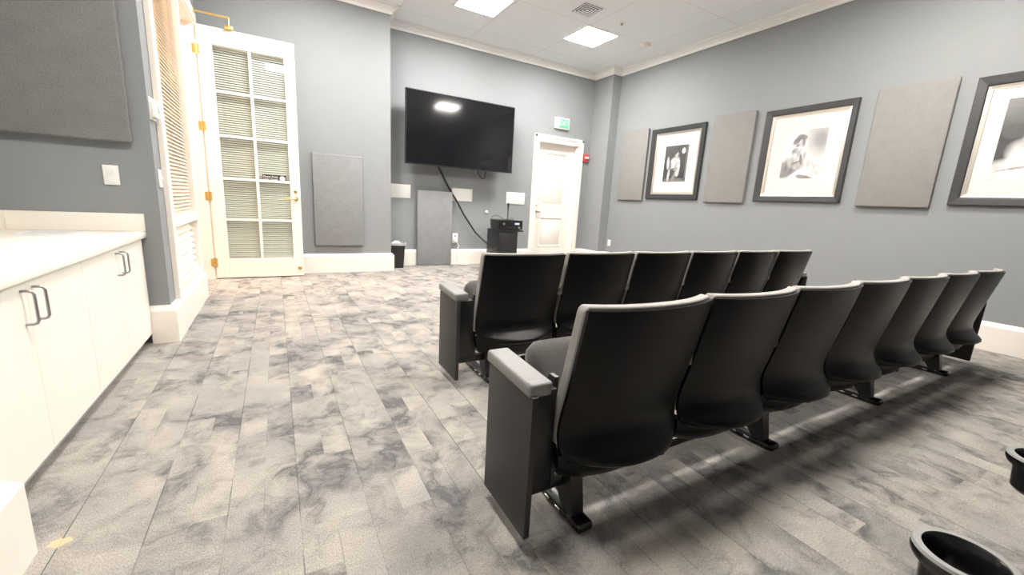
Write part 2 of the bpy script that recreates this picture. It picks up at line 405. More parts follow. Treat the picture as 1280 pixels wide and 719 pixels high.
while z < WZ1 - .06:
    c = Matrix.Translation((XL - .035, 0, z)) @ Matrix.Rotation(math.radians(64), 4, 'Y')
    vs = [c @ Vector((x, y, t)) for t in (-.0014, .0014) for y in (WY0 + .032, WY1 - .032) for x in (-.025, .025)]
    mb.add(vs, [(0, 2, 3, 1), (4, 5, 7, 6), (0, 1, 5, 4), (2, 6, 7, 3), (0, 4, 6, 2), (1, 3, 7, 5)], False); z += .031
for yy in (WY0 + .15, WY1 - .15): mb.tube([(XL - .035, yy, .86), (XL - .035, yy, WZ1 - .05)], .0015, 6)
bl = obj('blind', mb, M['slat'], w)
obj('blind_headrail', MB().rbox(XL - .065, XL - .008, WY0 + .026, WY1 - .026, WZ1 - .085, WZ1 - .032, .004), M['white'], w)
obj('blind_bottom_rail', MB().rbox(XL - .06, XL - .012, WY0 + .028, WY1 - .028, .815, .87, .006), M['white'], w)
obj('blind_valance', MB().rbox(XL - .004, XL + .024, WY0 + .01, WY1 - .01, .80, .865, .005), M['white'], w)
mb = MB(); z = .385
while z < .80:
    c = Matrix.Translation((XL - .045, 0, z)) @ Matrix.Rotation(math.radians(38), 4, 'Y')
    vs = [c @ Vector((x, y, t)) for t in (-.004, .004) for y in (WY0 + .03, WY1 - .03) for x in (-.032, .032)]
    mb.add(vs, [(0, 2, 3, 1), (4, 5, 7, 6), (0, 1, 5, 4), (2, 6, 7, 3), (0, 4, 6, 2), (1, 3, 7, 5)], False); z += .058
obj('louvre_panel', mb, M['white'], w)

# doorway lining
mb = MB().box(XL - .152, XL + .004, DY0 - .004, DY0 + .016, 0, DZ).box(XL - .152, XL + .004, DY1 - .016, DY1 + .001, 0, DZ).box(XL - .152, XL + .004, DY0 + .016, DY1 - .016, DZ - .018, DZ + .001)
mb.box(XL + .001, XL + .022, DY1 + .0015, DY1 + .11, 0.0, 3.03).box(XL + .001, XL + .022, DY0 + .001, DY1 + .0015, DZ + .002, 3.03)
struct('trim_2', mb, M['trim'], 'white lining and head casing of the glass door opening')

# glass door, standing open against the back wall
d = sroot('door_1', (-.675, 6.19, 0), 'white glazed door standing open with a blind behind its panes')
X0, X1, Y0, Y1, Z0, Z1 = -.675, .297, 6.19, 6.232, .012, 2.90
GX0, GX1, GZ0, GZ1 = -.535, .180, .25, 2.715
mb = MB().box(X0, GX0, Y0, Y1, Z0, Z1).box(GX1, X1, Y0, Y1, Z0, Z1).box(GX0, GX1, Y0, Y1, Z0, GZ0).box(GX0, GX1, Y0, Y1, GZ1, Z1)
obj('door_frame', mb, M['trim'], d, bevel=.003)
mb = MB(); xm = (GX0 + GX1) / 2
mb.box(xm - .016, xm + .016, Y0 + .004, Y1 - .004, GZ0, GZ1)
for k in range(1, 5):
    z = GZ0 + (GZ1 - GZ0) * k / 5; mb.box(GX0, xm - .016, Y0 + .004, Y1 - .004, z - .016, z + .016).box(xm + .016, GX1, Y0 + .004, Y1 - .004, z - .016, z + .016)
obj('glazing_bars', mb, M['trim'], d, bevel=.003)
for i in range(2):
    for k in range(5):
        xa = (GX0 if i == 0 else xm + .0165); xb = (xm - .0165 if i == 0 else GX1)
        za = GZ0 + (GZ1 - GZ0) * k / 5 + (.0165 if k else 0); zb = GZ0 + (GZ1 - GZ0) * (k + 1) / 5 - (.0165 if k < 4 else 0)
        obj('pane', MB().box(xa, xb, Y0 + .018, Y0 + .023, za, zb), M['glass'], d)
mb = MB(); z = .285
while z < 2.70:
    c = Matrix.Translation((0, 6.262, z)) @ Matrix.Rotation(math.radians(44), 4, 'X')
    vs = [c @ Vector((x, y, t)) for t in (-.001, .001) for y in (-.0125, .0125) for x in (-.575, .215)]
    mb.add(vs, [(0, 2, 3, 1), (4, 5, 7, 6), (0, 1, 5, 4), (2, 6, 7, 3), (0, 4, 6, 2), (1, 3, 7, 5)], False); z += .0262
for x in (-.44, -.06, .09): mb.tube([(x, 6.262, .26), (x, 6.262, 2.73)], .0013, 5)
obj('blind', mb, M['gslat'], d, label='slatted blind behind the glass')
obj('blind_headrail', MB().rbox(-.58, .22, 6.245, 6.282, 2.71, 2.755, .004), M['white'], d)
obj('blind_bottom_rail', MB().rbox(-.577, .217, 6.252, 6.275, .240, .262, .004), M['white'], d)
for z in (.211, 1.017, 1.817, 2.642):
    mb = MB().tube([(-.684, 6.183, z - .055), (-.684, 6.183, z + .055)], .0075, 10).box(-.725, -.688, DY1 - .019, DY1 - .0165, z - .05, z + .05).box(-.680, -.655, Y0 - .0025, Y0 - .0005, z - .05, z + .05)
    for a in (-.03, 0, .03): mb.lathe([(0, 0), (.004, 0), (.004, .002), (0, .002)], (-.708, DY1 - .021, z + a), 8, 'y')
    obj('hinge', mb, M['brass'], d, label='brass hinge')
mb = MB().lathe([(0, 0), (.027, 0), (.027, .010), (.012, .014), (.012, .05), (0, .05)], (.240, 6.14, 1.03), 20, 'y').tube([(.245, 6.143, 1.03), (.20, 6.14, 1.032), (.14, 6.14, 1.031), (.098, 6.146, 1.027)], [.010, .010, .009, .007], 10)
obj('lever_handle', mb, M['brass'], d, label='brass lever handle')
obj('deadbolt', MB().lathe([(0, 0), (.017, 0), (.019, .012), (.019, .02), (0, .02)], (.240, 6.169, 1.123), 18, 'y'), M['brass'], d)
obj('bottom_bolt', MB().rbox(.225, .275, 6.176, 6.188, .10, .135, .003), M['brass'], d)
# label on the glass
lb = obj('door_label', MB().rbox(-.12, .140, Y0 + .0125, Y0 + .0165, 1.238, 1.316, .002), M['label'], d, label='black sticker with two white lines of lettering and a round emblem')
mb = MB()
for body, zc_, sz in (('Please Keep', 1.293, .034), ('Door Closed', 1.263, .030)):
    vs, fs = text_mesh(body, sz, .0004)
    mb.add([(-.032 + v.x * .98, Y0 + .0118 - v.z, zc_ + v.y) for v in vs], fs, False)
mb.lathe([(0, 0), (.031, 0), (.031, .0008), (.0, .0008)], (.098, Y0 + .0114, 1.277), 28, 'y')
obj('lettering', mb, M['white'], lb)
mb = MB()
for a in (0, PI / 2, PI / 4):
    c = Matrix.Translation((.098, Y0 + .0108, 1.277)) @ Matrix.Rotation(a, 4, 'Y')
    mb.add([c @ Vector(p) for p in ((-.018, 0, -.0025), (.018, 0, -.0025), (.018, 0, .0025), (-.018, 0, .0025), (-.018, .0006, -.0025), (.018, .0006, -.0025), (.018, .0006, .0025), (-.018, .0006, .0025))], [(0, 1, 2, 3), (7, 6, 5, 4), (0, 4, 5, 1), (2, 6, 7, 3), (1, 5, 6, 2), (0, 3, 7, 4)], False)
obj('emblem', mb, M['toe'], lb)

dh = obj('door_holder', MB().tube([(-.70, 6.165, 3.02), (-.662, 6.165, 3.02), (-.36, 6.165, 3.02), (-.355, 6.165, 3.012), (-.36, 6.165, 2.93)], .011, 10).rbox(-.694, -.67, 6.12, 6.20, 2.995, 3.045, .004).rbox(-.40, -.32, 6.15, 6.186, 2.895, 2.935, .004), M['brass'], None, (-.68, 6.165, 3.02))
tag(dh, 'bent brass stay bar above the top of the open glass door', 'door hardware')

# ------------------------------------------------------------------ ceiling fittings
GL = 'square ceiling light panels'
lroot = None
def light(cx, cy, label, s=.60, m='light'):
    t = thing('ceiling_light', label, 'ceiling light', (cx, cy, ZC), GL)
    obj('diffuser', MB().box(cx - s / 2 + .012, cx + s / 2 - .012, cy - s / 2 + .012, cy + s / 2 - .012, ZC - .010, ZC - .004), M[m], t)
    mb = MB(); h = s / 2
    for a in ((-h, h, -h, -h + .012), (-h, h, h - .012, h), (-h, -h + .012, -h + .012, h - .012), (h - .012, h, -h + .012, h - .012)): mb.box(cx + a[0], cx + a[1], cy + a[2], cy + a[3], ZC - .014, ZC - .0005)
    obj('frame', mb, M['white'], t)
    return t
light(2.525, 5.53, 'glowing square ceiling light panel nearest the television, cut by the top of the photo')
light(4.35, 5.53, 'glowing square ceiling light panel beside the vent, wholly in view')
light(2.525, 1.5, 'glowing square ceiling light panel above the left half of the rear seat row', m='light2')
light(4.35, 1.5, 'glowing square ceiling light panel reflected in the television, above the rear seat row', m='light2')
light(.25, 1.5, 'glowing square ceiling light panel above the aisle, reflected in the glass door', m='light2')
light(.62, 5.0, 'glowing square ceiling light panel in front of the grey panel beside the glass door')
hl = thing('hall_light', 'warm ceiling light in the hall beyond the glass door', 'ceiling light', (-1.8, 6.0, ZC))
obj('diffuser', MB().box(-2.2, -1.4, 5.2, 6.6, ZC - .012, ZC - .004), M['hall'], hl)
obj('frame', MB().box(-2.23, -2.2, 5.17, 6.63, ZC - .016, ZC - .001).box(-1.4, -1.37, 5.17, 6.63, ZC - .016, ZC - .001).box(-2.2, -1.4, 5.17, 5.2, ZC - .016, ZC - .001).box(-2.2, -1.4, 6.6, 6.63, ZC - .016, ZC - .001), M['white'], hl)

vc = (3.745, 4.88)
v = thing('ceiling_vent', 'square louvred air vent in the ceiling', 'air vent', (*vc, ZC))
obj('duct', MB().box(vc[0] - .15, vc[0] + .15, vc[1] - .15, vc[1] + .15, ZC - .004, ZC - .001), M['ventback'], v)
mb = MB()
for q in ((-.168, .168, -.168, -.150), (-.168, .168, .150, .168), (-.168, -.150, -.150, .150), (.150, .168, -.150, .150)): mb.box(vc[0] + q[0], vc[0] + q[1], vc[1] + q[2], vc[1] + q[3], ZC - .009, ZC - .0045)
for k in range(4):
    a = .135 - k * .037; b_ = max(a - .020, .004); z0, z1 = ZC - .010, ZC - .008
    for q in range(4):
        r_ = Matrix.Translation((vc[0], vc[1], 0)) @ Matrix.Rotation(q * PI / 2, 4, 'Z')
        mb.add([r_ @ Vector(p) for p in ((-a, -a, z0), (a, -a, z0), (b_, -b_, z1), (-b_, -b_, z1), (-a, -a, z0 + .0015), (a, -a, z0 + .0015), (b_, -b_, z1 + .0015), (-b_, -b_, z1 + .0015))], [(0, 1, 2, 3), (7, 6, 5, 4), (0, 4, 5, 1), (2, 6, 7, 3), (1, 5, 6, 2), (0, 3, 7, 4)], False)
obj('louvres', mb, M['vent'], v)
sd = obj('smoke_detector', MB().lathe([(0, 0), (.075, 0), (.075, -.012), (.066, -.018), (.062, -.036), (.045, -.045), (0, -.046)], (5.21, 5.22, ZC - .0005), 28), M['trim'], None, (5.21, 5.22, ZC))
tag(sd, 'round white smoke detector on the ceiling near the right wall', 'smoke detector')
sp = thing('ceiling_sprinkler', 'small sprinkler disc in the ceiling between vent and smoke detector', 'sprinkler', (4.39, 4.90, ZC))
obj('escutcheon', MB().lathe([(0, 0), (.045, 0), (.042, -.006), (0, -.008)], (4.39, 4.90, ZC - .0005), 24), M['trim'], sp)
obj('sprinkler_head', MB().lathe([(0, 0), (.012, 0), (.012, -.014), (.02, -.016), (.02, -.019), (0, -.02)], (4.39, 4.90, ZC - .0085), 16), M['steel'], sp)

# ------------------------------------------------------------------ acoustic panels
GA = 'fabric wrapped acoustic panels'
def apanel(axis, a0, a1, z0, z1, wall, face, m, label):
    s = math.copysign(.008, face - wall)
    if axis == 'x': mb = MB().rbox(a0, a1, wall + s, face, z0, z1, .013, 3); loc = ((a0 + a1) / 2, wall, z0); bk = MB().box(a0 + .03, a1 - .03, wall + s / 16, wall + s, z0 + .03, z1 - .03)
    else: mb = MB().rbox(wall + s, face, a0, a1, z0, z1, .013, 3); loc = (wall, (a0 + a1) / 2, z0); bk = MB().box(wall + s / 16, wall + s, a0 + .03, a1 - .03, z0 + .03, z1 - .03)
    t = thing('acoustic_panel', label, 'wall panel', loc, GA)
    obj('fabric_face', mb, m, t); obj('mounting_board', bk, M['black'], t)
    return t
apanel('x', -1.435, -.789, 1.374, 2.632, YN, YN - .05, M['acou3'], 'dark grey fabric panel above the white counter, at top left')
apanel('x', .463, 1.124, .392, 1.660, YJ, YJ - .05, M['acou'], 'grey fabric panel between the glass door and the wall corner')
lp = apanel('x', 2.055, 2.672, .003, 1.268, YB - .041, YB - .095, M['acou'], 'grey fabric panel standing on the floor under the television')
apanel('y', 5.528, 6.159, 1.314, 2.572, XR, XR - .05, M['acou2'], 'narrow-looking taupe fabric panel beside the corner, farthest on the right wall')
apanel('y', 3.616, 4.254, 1.314, 2.572, XR, XR - .05, M['acou2'], 'taupe fabric panel between the two fully visible framed pictures')
apanel('y', 1.638, 2.271, 1.314, 2.572, XR, XR - .05, M['acou2'], 'taupe fabric panel nearest the camera, beside the cut-off picture')

# ------------------------------------------------------------------ framed pictures (on the right wall)
def soft(u, v, cx, cy, rx, ry, ang=0, e=.25):
    c, s = math.cos(ang), math.sin(ang); x, y = u - cx, v - cy
    a, b_ = (x * c + y * s) / rx, (-x * s + y * c) / ry
    r = math.sqrt(a * a + b_ * b_)
    return max(0., min(1., (1 + e - r) / (2 * e)))
def tone_a(u, v):
    g = .035 + .05 * v + .02 * noise.noise((u * 5, v * 5, 0))
    if .93 < u: g = max(g, .16)
    if v < .10: g = .05 + .12 * soft(u, v, .5, 0, .5, .12)
    blobs = [(.45, .50, .19, .17, .25, .62), (.17, .52, .055, .17, .05, .60), (.24, .20, .05, .18, -.12, .55), (.63, .46, .075, .20, .12, .60), (.60, .24, .085, .10, .2, .55), (.47, .12, .07, .13, -.3, .22), (.52, .74, .075, .085, 0, .42), (.47, .81, .08, .05, .4, .07),
             (.42, .36, .20, .022, .1, .24), (.30, .46, .030, .16, .1, .16), (.53, .45, .02, .14, -.5, .22), (.38, .26, .08, .10, 0, .07), (.36, .56, .05, .06, .4, .78), (.62, .58, .04, .05, 0, .78)]
    for b in blobs: k = soft(u, v, *b[:5], .22); g = g * (1 - k) + b[5] * (1 + .35 * noise.noise((u * 11, v * 11, 3))) * k
    k = soft(u, v, .80, .84, .075, .075, 0, .1); g = g * (1 - k) + .92 * k
    return g
def tone_b(u, v):
    g = .74 - .35 * soft(u, v, .86, .78, .26, .28, .2, .6) - .05 * v + .05 * noise.noise((u * 4, v * 4, 9))
    blobs = [(.10, .20, .35, .18, .15, .23), (.55, .27, .50, .13, -.25, .42), (.75, .20, .28, .14, -.35, .62), (.50, .10, .28, .09, .35, .80), (.62, .02, .22, .05, -.2, .22), (.40, .50, .17, .22, .12, .42), (.48, .56, .06, .22, -.3, .66), (.33, .44, .05, .13, .4, .62),
             (.36, .72, .12, .12, 0, .60), (.30, .80, .12, .06, .7, .22), (.42, .86, .12, .05, -.2, .26), (.47, .76, .035, .10, .1, .24), (.33, .69, .04, .03, .2, .30), (.28, .58, .09, .05, .5, .34), (.46, .40, .035, .12, .2, .22), (.36, .34, .12, .02, .3, .2)]
    for b in blobs: k = soft(u, v, *b[:5], .16); g = g * (1 - k) + b[5] * (1 + .4 * noise.noise((u * 13, v * 9, 5))) * k
    return g
def tone_c(u, v):
    g = .055 + .16 * max(0, v - .55) + .10 * soft(u, v, .05, .95, .4, .25, 0, .6) + .02 * noise.noise((u * 4, v * 4, 2))
    blobs = [(.42, .10, .58, .17, .0, .72), (.45, .24, .34, .20, -.5, .70), (.62, .44, .34, .24, -.3, .74), (.55, .68, .17, .15, 0, .40), (.52, .78, .30, .025, -.1, .04), (.58, .83, .14, .07, 0, .10), (.15, .60, .14, .09, 0, .10),
             (.45, .30, .02, .16, .5, .25), (.30, .15, .26, .012, .15, .34), (.55, .20, .03, .16, -.4, .28), (.75, .16, .12, .03, .3, .35), (.62, .60, .05, .03, .2, .16)]
    for b in blobs: k = soft(u, v, *b[:5], .18); g = g * (1 - k) + b[5] * (1 + .3 * noise.noise((u * 9, v * 9, 7))) * k
    return g
def picture(y0, y1, z0, z1, mt, im, tone, label):
    """y0 > y1 as seen (left edge is farther away); mt, im = (yl, yr, z0, z1)"""
    t = thing('framed_picture', label, 'picture', (XR, (y0 + y1) / 2, z0), 'framed photographs on the right wall')
    def ring(o, i, xf, xb, lip):
        mb = MB(); (oy0, oy1, oz0, oz1), (iy0, iy1, iz0, iz1) = o, i
        O_ = [(oy0, oz0), (oy1, oz0), (oy1, oz1), (oy0, oz1)]; I_ = [(iy0, iz0), (iy1, iz0), (iy1, iz1), (iy0, iz1)]
        def mid(k, f): return (O_[k][0] * (1 - f) + I_[k][0] * f, O_[k][1] * (1 - f) + I_[k][1] * f)
        prof = [(0., xb), (0., xf + .006), (.08, xf), (.45, xf + .003), (.8, xf + .006), (.92, xf + lip), (1., xf + lip + .004), (1., xb)]
        vs = []
        for k in range(4):
            for f, x in prof: p = mid(k, f); vs.append((x, p[0], p[1]))
        n = len(prof)
        fs = [(k * n + j, k * n + (j + 1) % n, ((k + 1) % 4) * n + (j + 1) % n, ((k + 1) % 4) * n + j) for k in range(4) for j in range(n)]
        return mb.add(vs, fs, False)
    mw = .038
    inner = (mt[0] + mw, mt[1] - mw, mt[2] - mw, mt[3] + mw)
    obj('frame', ring((y0, y1, z0, z1), inner, XR - .042, XR - .001, .008), M['pframe'], t)
    obj('silver_fillet', ring(inner, mt, XR - .030, XR - .004, .006), M['silver'], t, label='silver inner lip')
    mb = MB(); xm_ = XR - .016
    o_, i_ = mt, im
    mb.box(xm_, xm_ + .006, i_[0], o_[0], o_[2], o_[3]).box(xm_, xm_ + .006, o_[1], i_[1], o_[2], o_[3]).box(xm_, xm_ + .006, i_[1], i_[0], o_[2], i_[2]).box(xm_, xm_ + .006, i_[1], i_[0], i_[3], o_[3])
    obj('mat_board', mb, M['mat'], t)
    nu, nv = 72, 84; vs = []; fs = []; tones = []
    for j in range(nv + 1):
        for i in range(nu + 1):
            u, v_ = i / nu, j / nv
            vs.append((xm_ + .003, im[0] + (im[1] - im[0]) * u, im[2] + (im[3] - im[2]) * v_)); tones.append(max(.01, min(.95, tone(u, v_))))
    for j in range(nv):
        for i in range(nu): a = j * (nu + 1) + i; fs.append((a, a + 1, a + nu + 2, a + nu + 1))
    o = obj('photo_print', MB().add(vs, fs, False), M['prt'], t, label='black and white photograph')
    ca = o.data.color_attributes.new('tone', 'FLOAT_COLOR', 'POINT')
    for k, g in enumerate(tones): ca.data[k].color = (g, g * .985, g * .975, 1)
    obj('glazing', MB().box(XR - .0225, XR - .0205, mt[1], mt[0], mt[2], mt[3]), M['pglass'], t)
    return t
picture(5.452, 4.39, 1.350, 2.527, (5.305, 4.50, 1.468, 2.412), (5.125, 4.663, 1.638, 2.226), tone_a, 'black framed photograph of a pale seated figure on black, the farthest picture')
picture(3.478, 2.436, 1.350, 2.527, (3.350, 2.535, 1.455, 2.412), (3.18, 2.70, 1.641, 2.240), tone_b, 'black framed photograph of a pale figure leaning on a draped ledge, middle picture')
picture(1.512, .47, 1.350, 2.527, (1.398, .58, 1.463, 2.400), (1.284, .70, 1.586, 2.303), tone_c, 'black framed photograph of a person in a white shirt, cut by the photo edge')

# ------------------------------------------------------------------ television and back wall items
tv = thing('television', 'large black flat screen television on the back wall', 'television', (2.74, YB, 1.64))
ty = 6.60; x0, x1, z0, z1 = 1.790, 3.686, 1.653, 2.753
mb = MB().rbox(x0, x1, ty + .012, ty + .05, z0, z1, .006); mb.rbox(x0 + .12, x1 - .12, ty + .05, ty + .085, z0 + .06, z1 - .30, .015)
obj('rear_case', mb, M['bezel'], tv)
mb = MB(); e = .011
mb.box(x0, x0 + e, ty, ty + .012, z0 + .018, z1 - e).box(x1 - e, x1, ty, ty + .012, z0 + .018, z1 - e).box(x0, x1, ty, ty + .012, z1 - e, z1).box(x0, x1, ty - .002, ty + .012, z0, z0 + .018)
obj('bezel', mb, M['bezel'], tv)
obj('screen', MB().box(x0 + e, x1 - e, ty + .004, ty + .010, z0 + .018, z1 - e), M['screen'], tv)
mb = MB().rbox(2.42, 3.06, YB - .03, YB - .001, 1.95, 2.40, .004)
for x in (2.52, 2.96): mb.rbox(x - .02, x + .02, ty + .085, ty + .11, 1.80, 2.50, .004)
mb.rbox(2.50, 2.98, ty + .11, ty + .13, 2.10, 2.25, .004)
mb.rbox(2.66, 2.70, ty + .13, YB - .03, 2.12, 2.22, .006); mb.rbox(2.78, 2.82, ty + .13, YB - .03, 2.12, 2.22, .006)
obj('wall_mount', mb, M['bsteel'], tv)
cb = obj('cable', MB().tube([(2.405, 6.80, 1.85), (2.40, 6.86, 1.72), (2.42, 6.87, 1.66), (2.49, 6.865, 1.55), (2.56, 6.86, 1.42), (2.67, 6.86, 1.25), (2.782, 6.86, 1.09), (2.90, 6.86, .90), (3.018, 6.85, .735), (3.13, 6.83, .58), (3.23, 6.78, .48), (3.30, 6.68, .40), (3.36, 6.635, .37)], .016, 10), M['cable'], None, (2.42, 6.87, 1.66))
tag(cb, 'thick black cable hanging diagonally from the television to the black subwoofer', 'cable')
cb = obj('cable', MB().tube([(3.10, 6.72, 1.80), (3.135, 6.84, 1.72), (3.14, 6.86, 1.66), (3.17, 6.86, 1.59), (3.22, 6.86, 1.545), (3.26, 6.86, 1.53), (3.285, 6.86, 1.56), (3.298, 6.86, 1.62), (3.30, 6.84, 1.72), (3.27, 6.72, 1.80)], .006, 8), M['cable'], None, (3.14, 6.86, 1.66))
tag(cb, 'thin black cable looping under the right end of the television', 'cable')
GS = 'white rectangular wall speakers'
for a, b_, lab in ((1.575, 1.962, 'white rectangular wall speaker beside the wall corner, leftmost of three'), (2.690, 3.078, 'white rectangular wall speaker crossed by the thick cable, middle of three'), (3.772, 4.172, 'white rectangular wall speaker behind the black rod, rightmost of three')):
    t = thing('wall_speaker', lab, 'speaker', ((a + b_) / 2, YB, 1.12), GS)
    obj('rim', MB().rbox(a, b_, YB - .012, YB - .001, 1.122, 1.341, .004), M['white'], t)
    obj('grille', MB().rbox(a + .014, b_ - .014, YB - .016, YB - .0125, 1.136, 1.327, .0015), M['white'], t)
ot = thing('wall_outlet', 'white wall outlet with a white cord, beside the standing fabric panel', 'outlet', (2.77, YB, .43))
obj('cover_plate', MB().rbox(2.722, 2.822, YB - .009, YB - .001, .385, .555, .003), M['white'], ot)
obj('receptacle', MB().rbox(2.752, 2.792, YB - .013, YB - .0095, .49, .53, .003).box(2.760, 2.764, YB - .0135, YB - .012, .50, .518).box(2.780, 2.784, YB - .0135, YB - .012, .50, .518), M['toe'], ot)
obj('plug', MB().rbox(2.745, 2.80, YB - .05, YB - .0095, .405, .46, .008), M['white'], ot)
cd = obj('cord', MB().tube([(2.775, YB - .056, .42), (2.80, YB - .06, .38), (2.825, YB - .06, .335), (2.80, YB - .062, .28), (2.785, YB - .062, .22), (2.80, YB - .062, .12), (2.83, YB - .07, .03), (2.86, YB - .10, .007), (3.0, YB - .14, .007)], .006, 8), M['wcable'], None, (2.83, YB - .07, .03))
tag(cd, 'white cord dropping from the wall outlet to the floor', 'cord')
kn = obj('wall_bumper', MB().lathe([(0, 0), (.028, 0), (.03, -.01), (.024, -.022), (.016, -.032), (0, -.034)], (3.375, YB - .001, .955), 20, 'y'), M['white'], None, (3.375, YB, .955))
tag(kn, 'small round white bumper on the back wall above the black receiver', 'wall bumper')

ex = thing('exit_sign', 'white and green lit exit sign above the panelled door', 'exit sign', (4.93, YB, 2.60))
sx0, sx1, sz0, sz1 = 4.742, 5.062, 2.598, 2.795
obj('housing', MB().rbox(sx0, sx1, YB - .06, YB - .001, sz0, sz1, .006), M['white'], ex)
obj('sign_face', MB().rbox(sx0 + .075, sx1 - .018, YB - .065, YB - .0605, sz0 + .015, sz1 - .02, .002), M['exitg'], ex)
vs, fs = text_mesh('EXIT', .135, .0008)
obj('lettering', MB().add([((sx0 + sx1) / 2 + .028 + v.x * .74, YB - .0662 - v.z, (sz0 + sz1) / 2 + v.y) for v in vs], fs, False), M['exitw'], ex, label='EXIT lettering')
fa = thing('fire_alarm', 'small red fire alarm strobe beside the panelled door', 'alarm', (5.56, YB, 2.05))
obj('housing', MB().rbox(5.505, 5.625, YB - .045, YB, 2.045, 2.20, .008), M['red'], fa)
obj('strobe_lens', MB().rbox(5.52, 5.61, YB - .075, YB - .0455, 2.105, 2.145, .008), M['lens'], fa)

bn = thing('trash_bin', 'small black trash bin with a liner in the corner under the wall speaker', 'trash bin', (1.68, 6.70, 0))
def taper(z, k=0.): f = z / .40; return .098 + .022 * f - k, .082 + .018 * f - k
mb = MB()
def rrect(cx, cy, hx, hy, z, r=.03, n=5):
    pts = []
    for sx, sy, a0 in ((1, 1, 0), (-1, 1, PI / 2), (-1, -1, PI), (1, -1, 1.5 * PI)):
        for k in range(n): a = a0 + PI / 2 * k / (n - 1); pts.append((cx + sx * (hx - r) + r * math.cos(a), cy + sy * (hy - r) + r * math.sin(a), z))
    return pts
def loft(rings, smooth=True, capb=True, capt=True):
    mb = MB(); n = len(rings[0]); vs = [p for r in rings for p in r]; fs = []
    for i in range(len(rings) - 1):
        for k in range(n): fs.append((i * n + k, i * n + (k + 1) % n, (i + 1) * n + (k + 1) % n, (i + 1) * n + k))
    if capb: fs.append(tuple(range(n))[::-1])
    if capt: fs.append(tuple((len(rings) - 1) * n + k for k in range(n)))
    return mb.add(vs, fs, smooth)
bx, by = 1.682, 6.715
rings = [rrect(bx, by, *taper(z), z) for z in (.002, .01, .2, .385)] + [rrect(bx, by, *taper(.385, -.007), .386), rrect(bx, by, *taper(.4, -.007), .402), rrect(bx, by, *taper(.4, .004), .402)] + [rrect(bx, by, *taper(z, .004), z) for z in (.2, .012)]
obj('bin_body', loft(rings), M['black'], bn)
mb = loft([[(x + .006 * math.sin(9 * a_), y, z + (.016 * noise.noise((x * 30, y * 30, 1)))) for a_, (x, y, z) in enumerate(rrect(bx, by, *taper(.4, kk), zz, .03, 9))] for kk, zz in ((.007, .33), (.006, .40), (-.004, .413), (-.014, .408), (-.017, .372))], True, False, False)
obj('bin_liner', mb, M['bag'], bn)
mb = MB(); bm = bmesh.new(); bmesh.ops.create_icosphere(bm, subdivisions=3, radius=.07)
for v_ in bm.verts: v_.co = Vector((v_.co.x * 1.05, v_.co.y * .8, v_.co.z * .75)) * (1 + .35 * noise.noise(v_.co * 30)) + Vector((bx - .01, by, .385))
bm.verts.index_update(); mb.add([v_.co[:] for v_ in bm.verts], [[q.index for q in f.verts] for f in bm.faces], False); bm.free()
wp_ = obj('crumpled_paper', mb, M['paper'], None, (bx, by, .385)); tag(wp_, 'crumpled white paper in the black trash bin', 'trash')

# ------------------------------------------------------------------ subwoofer, receiver, microphone
sb = thing('subwoofer', 'black floor cabinet beside the panelled door carrying the receiver', 'speaker', (3.46, 6.42, 0))
obj('cabinet', MB().rbox(3.268, 3.652, 6.205, 6.632, .025, .652, .006), M['rack'], sb)
obj('grille', MB().rbox(3.285, 3.635, 6.192, 6.2045, .05, .63, .004), M['black'], sb)
mb = MB()
for x in (3.31, 3.61):
    for y in (6.25, 6.59): obj('foot', MB().lathe([(0, 0), (.02, 0), (.022, .0245), (0, .0245)], (x, y, .0), 14), M['black'], sb)
tr = obj('equipment_shelf', MB().rbox(3.255, 3.75, 6.19, 6.60, .653, .680, .003), M['black'], None, (3.5, 6.4, .653)); tag(tr, 'thin black shelf board between the floor cabinet and the receiver', 'shelf')
rc = thing('receiver', 'black audio receiver with knobs on the black floor cabinet', 'receiver', (3.5, 6.4, .680))
obj('case', MB().rbox(3.275, 3.725, 6.205, 6.53, .694, .845, .004), M['rack'], rc)
obj('faceplate', MB().rbox(3.270, 3.73, 6.196, 6.2045, .692, .847, .002), M['gblack'], rc)
for x, z, r in ((3.36, .785, .022), (3.34, .725, .009), (3.40, .725, .009), (3.45, .725, .009), (3.50, .725, .009), (3.66, .725, .022), (3.56, .725, .009)):
    obj('knob', MB().lathe([(0, 0), (r, 0), (r * .9, -.016), (0, -.017)], (x, 6.1955, z), 18, 'y'), M['steel'] if r > .02 else M['black'], rc)
obj('display', MB().rbox(3.575, 3.665, 6.192, 6.1955, .775, .805, .001), M['dispm'], rc)
mb = MB()
for x in (3.31, 3.69):
    for y in (6.24, 6.50): obj('foot', MB().lathe([(0, 0), (.017, 0), (.017, .0135), (0, .0135)], (x, y, .6805), 14), M['black'], rc)
rd = thing('microphone_stand', 'slim black rod standing on the receiver', 'microphone', (3.52, 6.36, .8455))
obj('base', MB().lathe([(0, 0), (.05, 0), (.05, .006), (.012, .014), (0, .014)], (3.52, 6.36, .8458), 22), M['black'], rd)
obj('rod', MB().tube([(3.52, 6.36, .858), (3.52, 6.36, 1.04)], .009, 10), M['black'], rd)
obj('microphone', MB().lathe([(0, 0), (.012, 0), (.015, .05), (.018, .075), (.014, .098), (0, .10)], (3.52, 6.36, 1.035), 16), M['black'], rd)
cb = obj('cable', MB().tube([(3.29, 6.54, .72), (3.27, 6.545, .82), (3.31, 6.53, .90), (3.38, 6.50, .915), (3.45, 6.46, .88), (3.475, 6.43, .853), (3.50, 6.43, .851)], .004, 8), M['cable'], None, (3.38, 6.50, .9)); tag(cb, 'thin black cable arching over the top left of the receiver', 'cable')
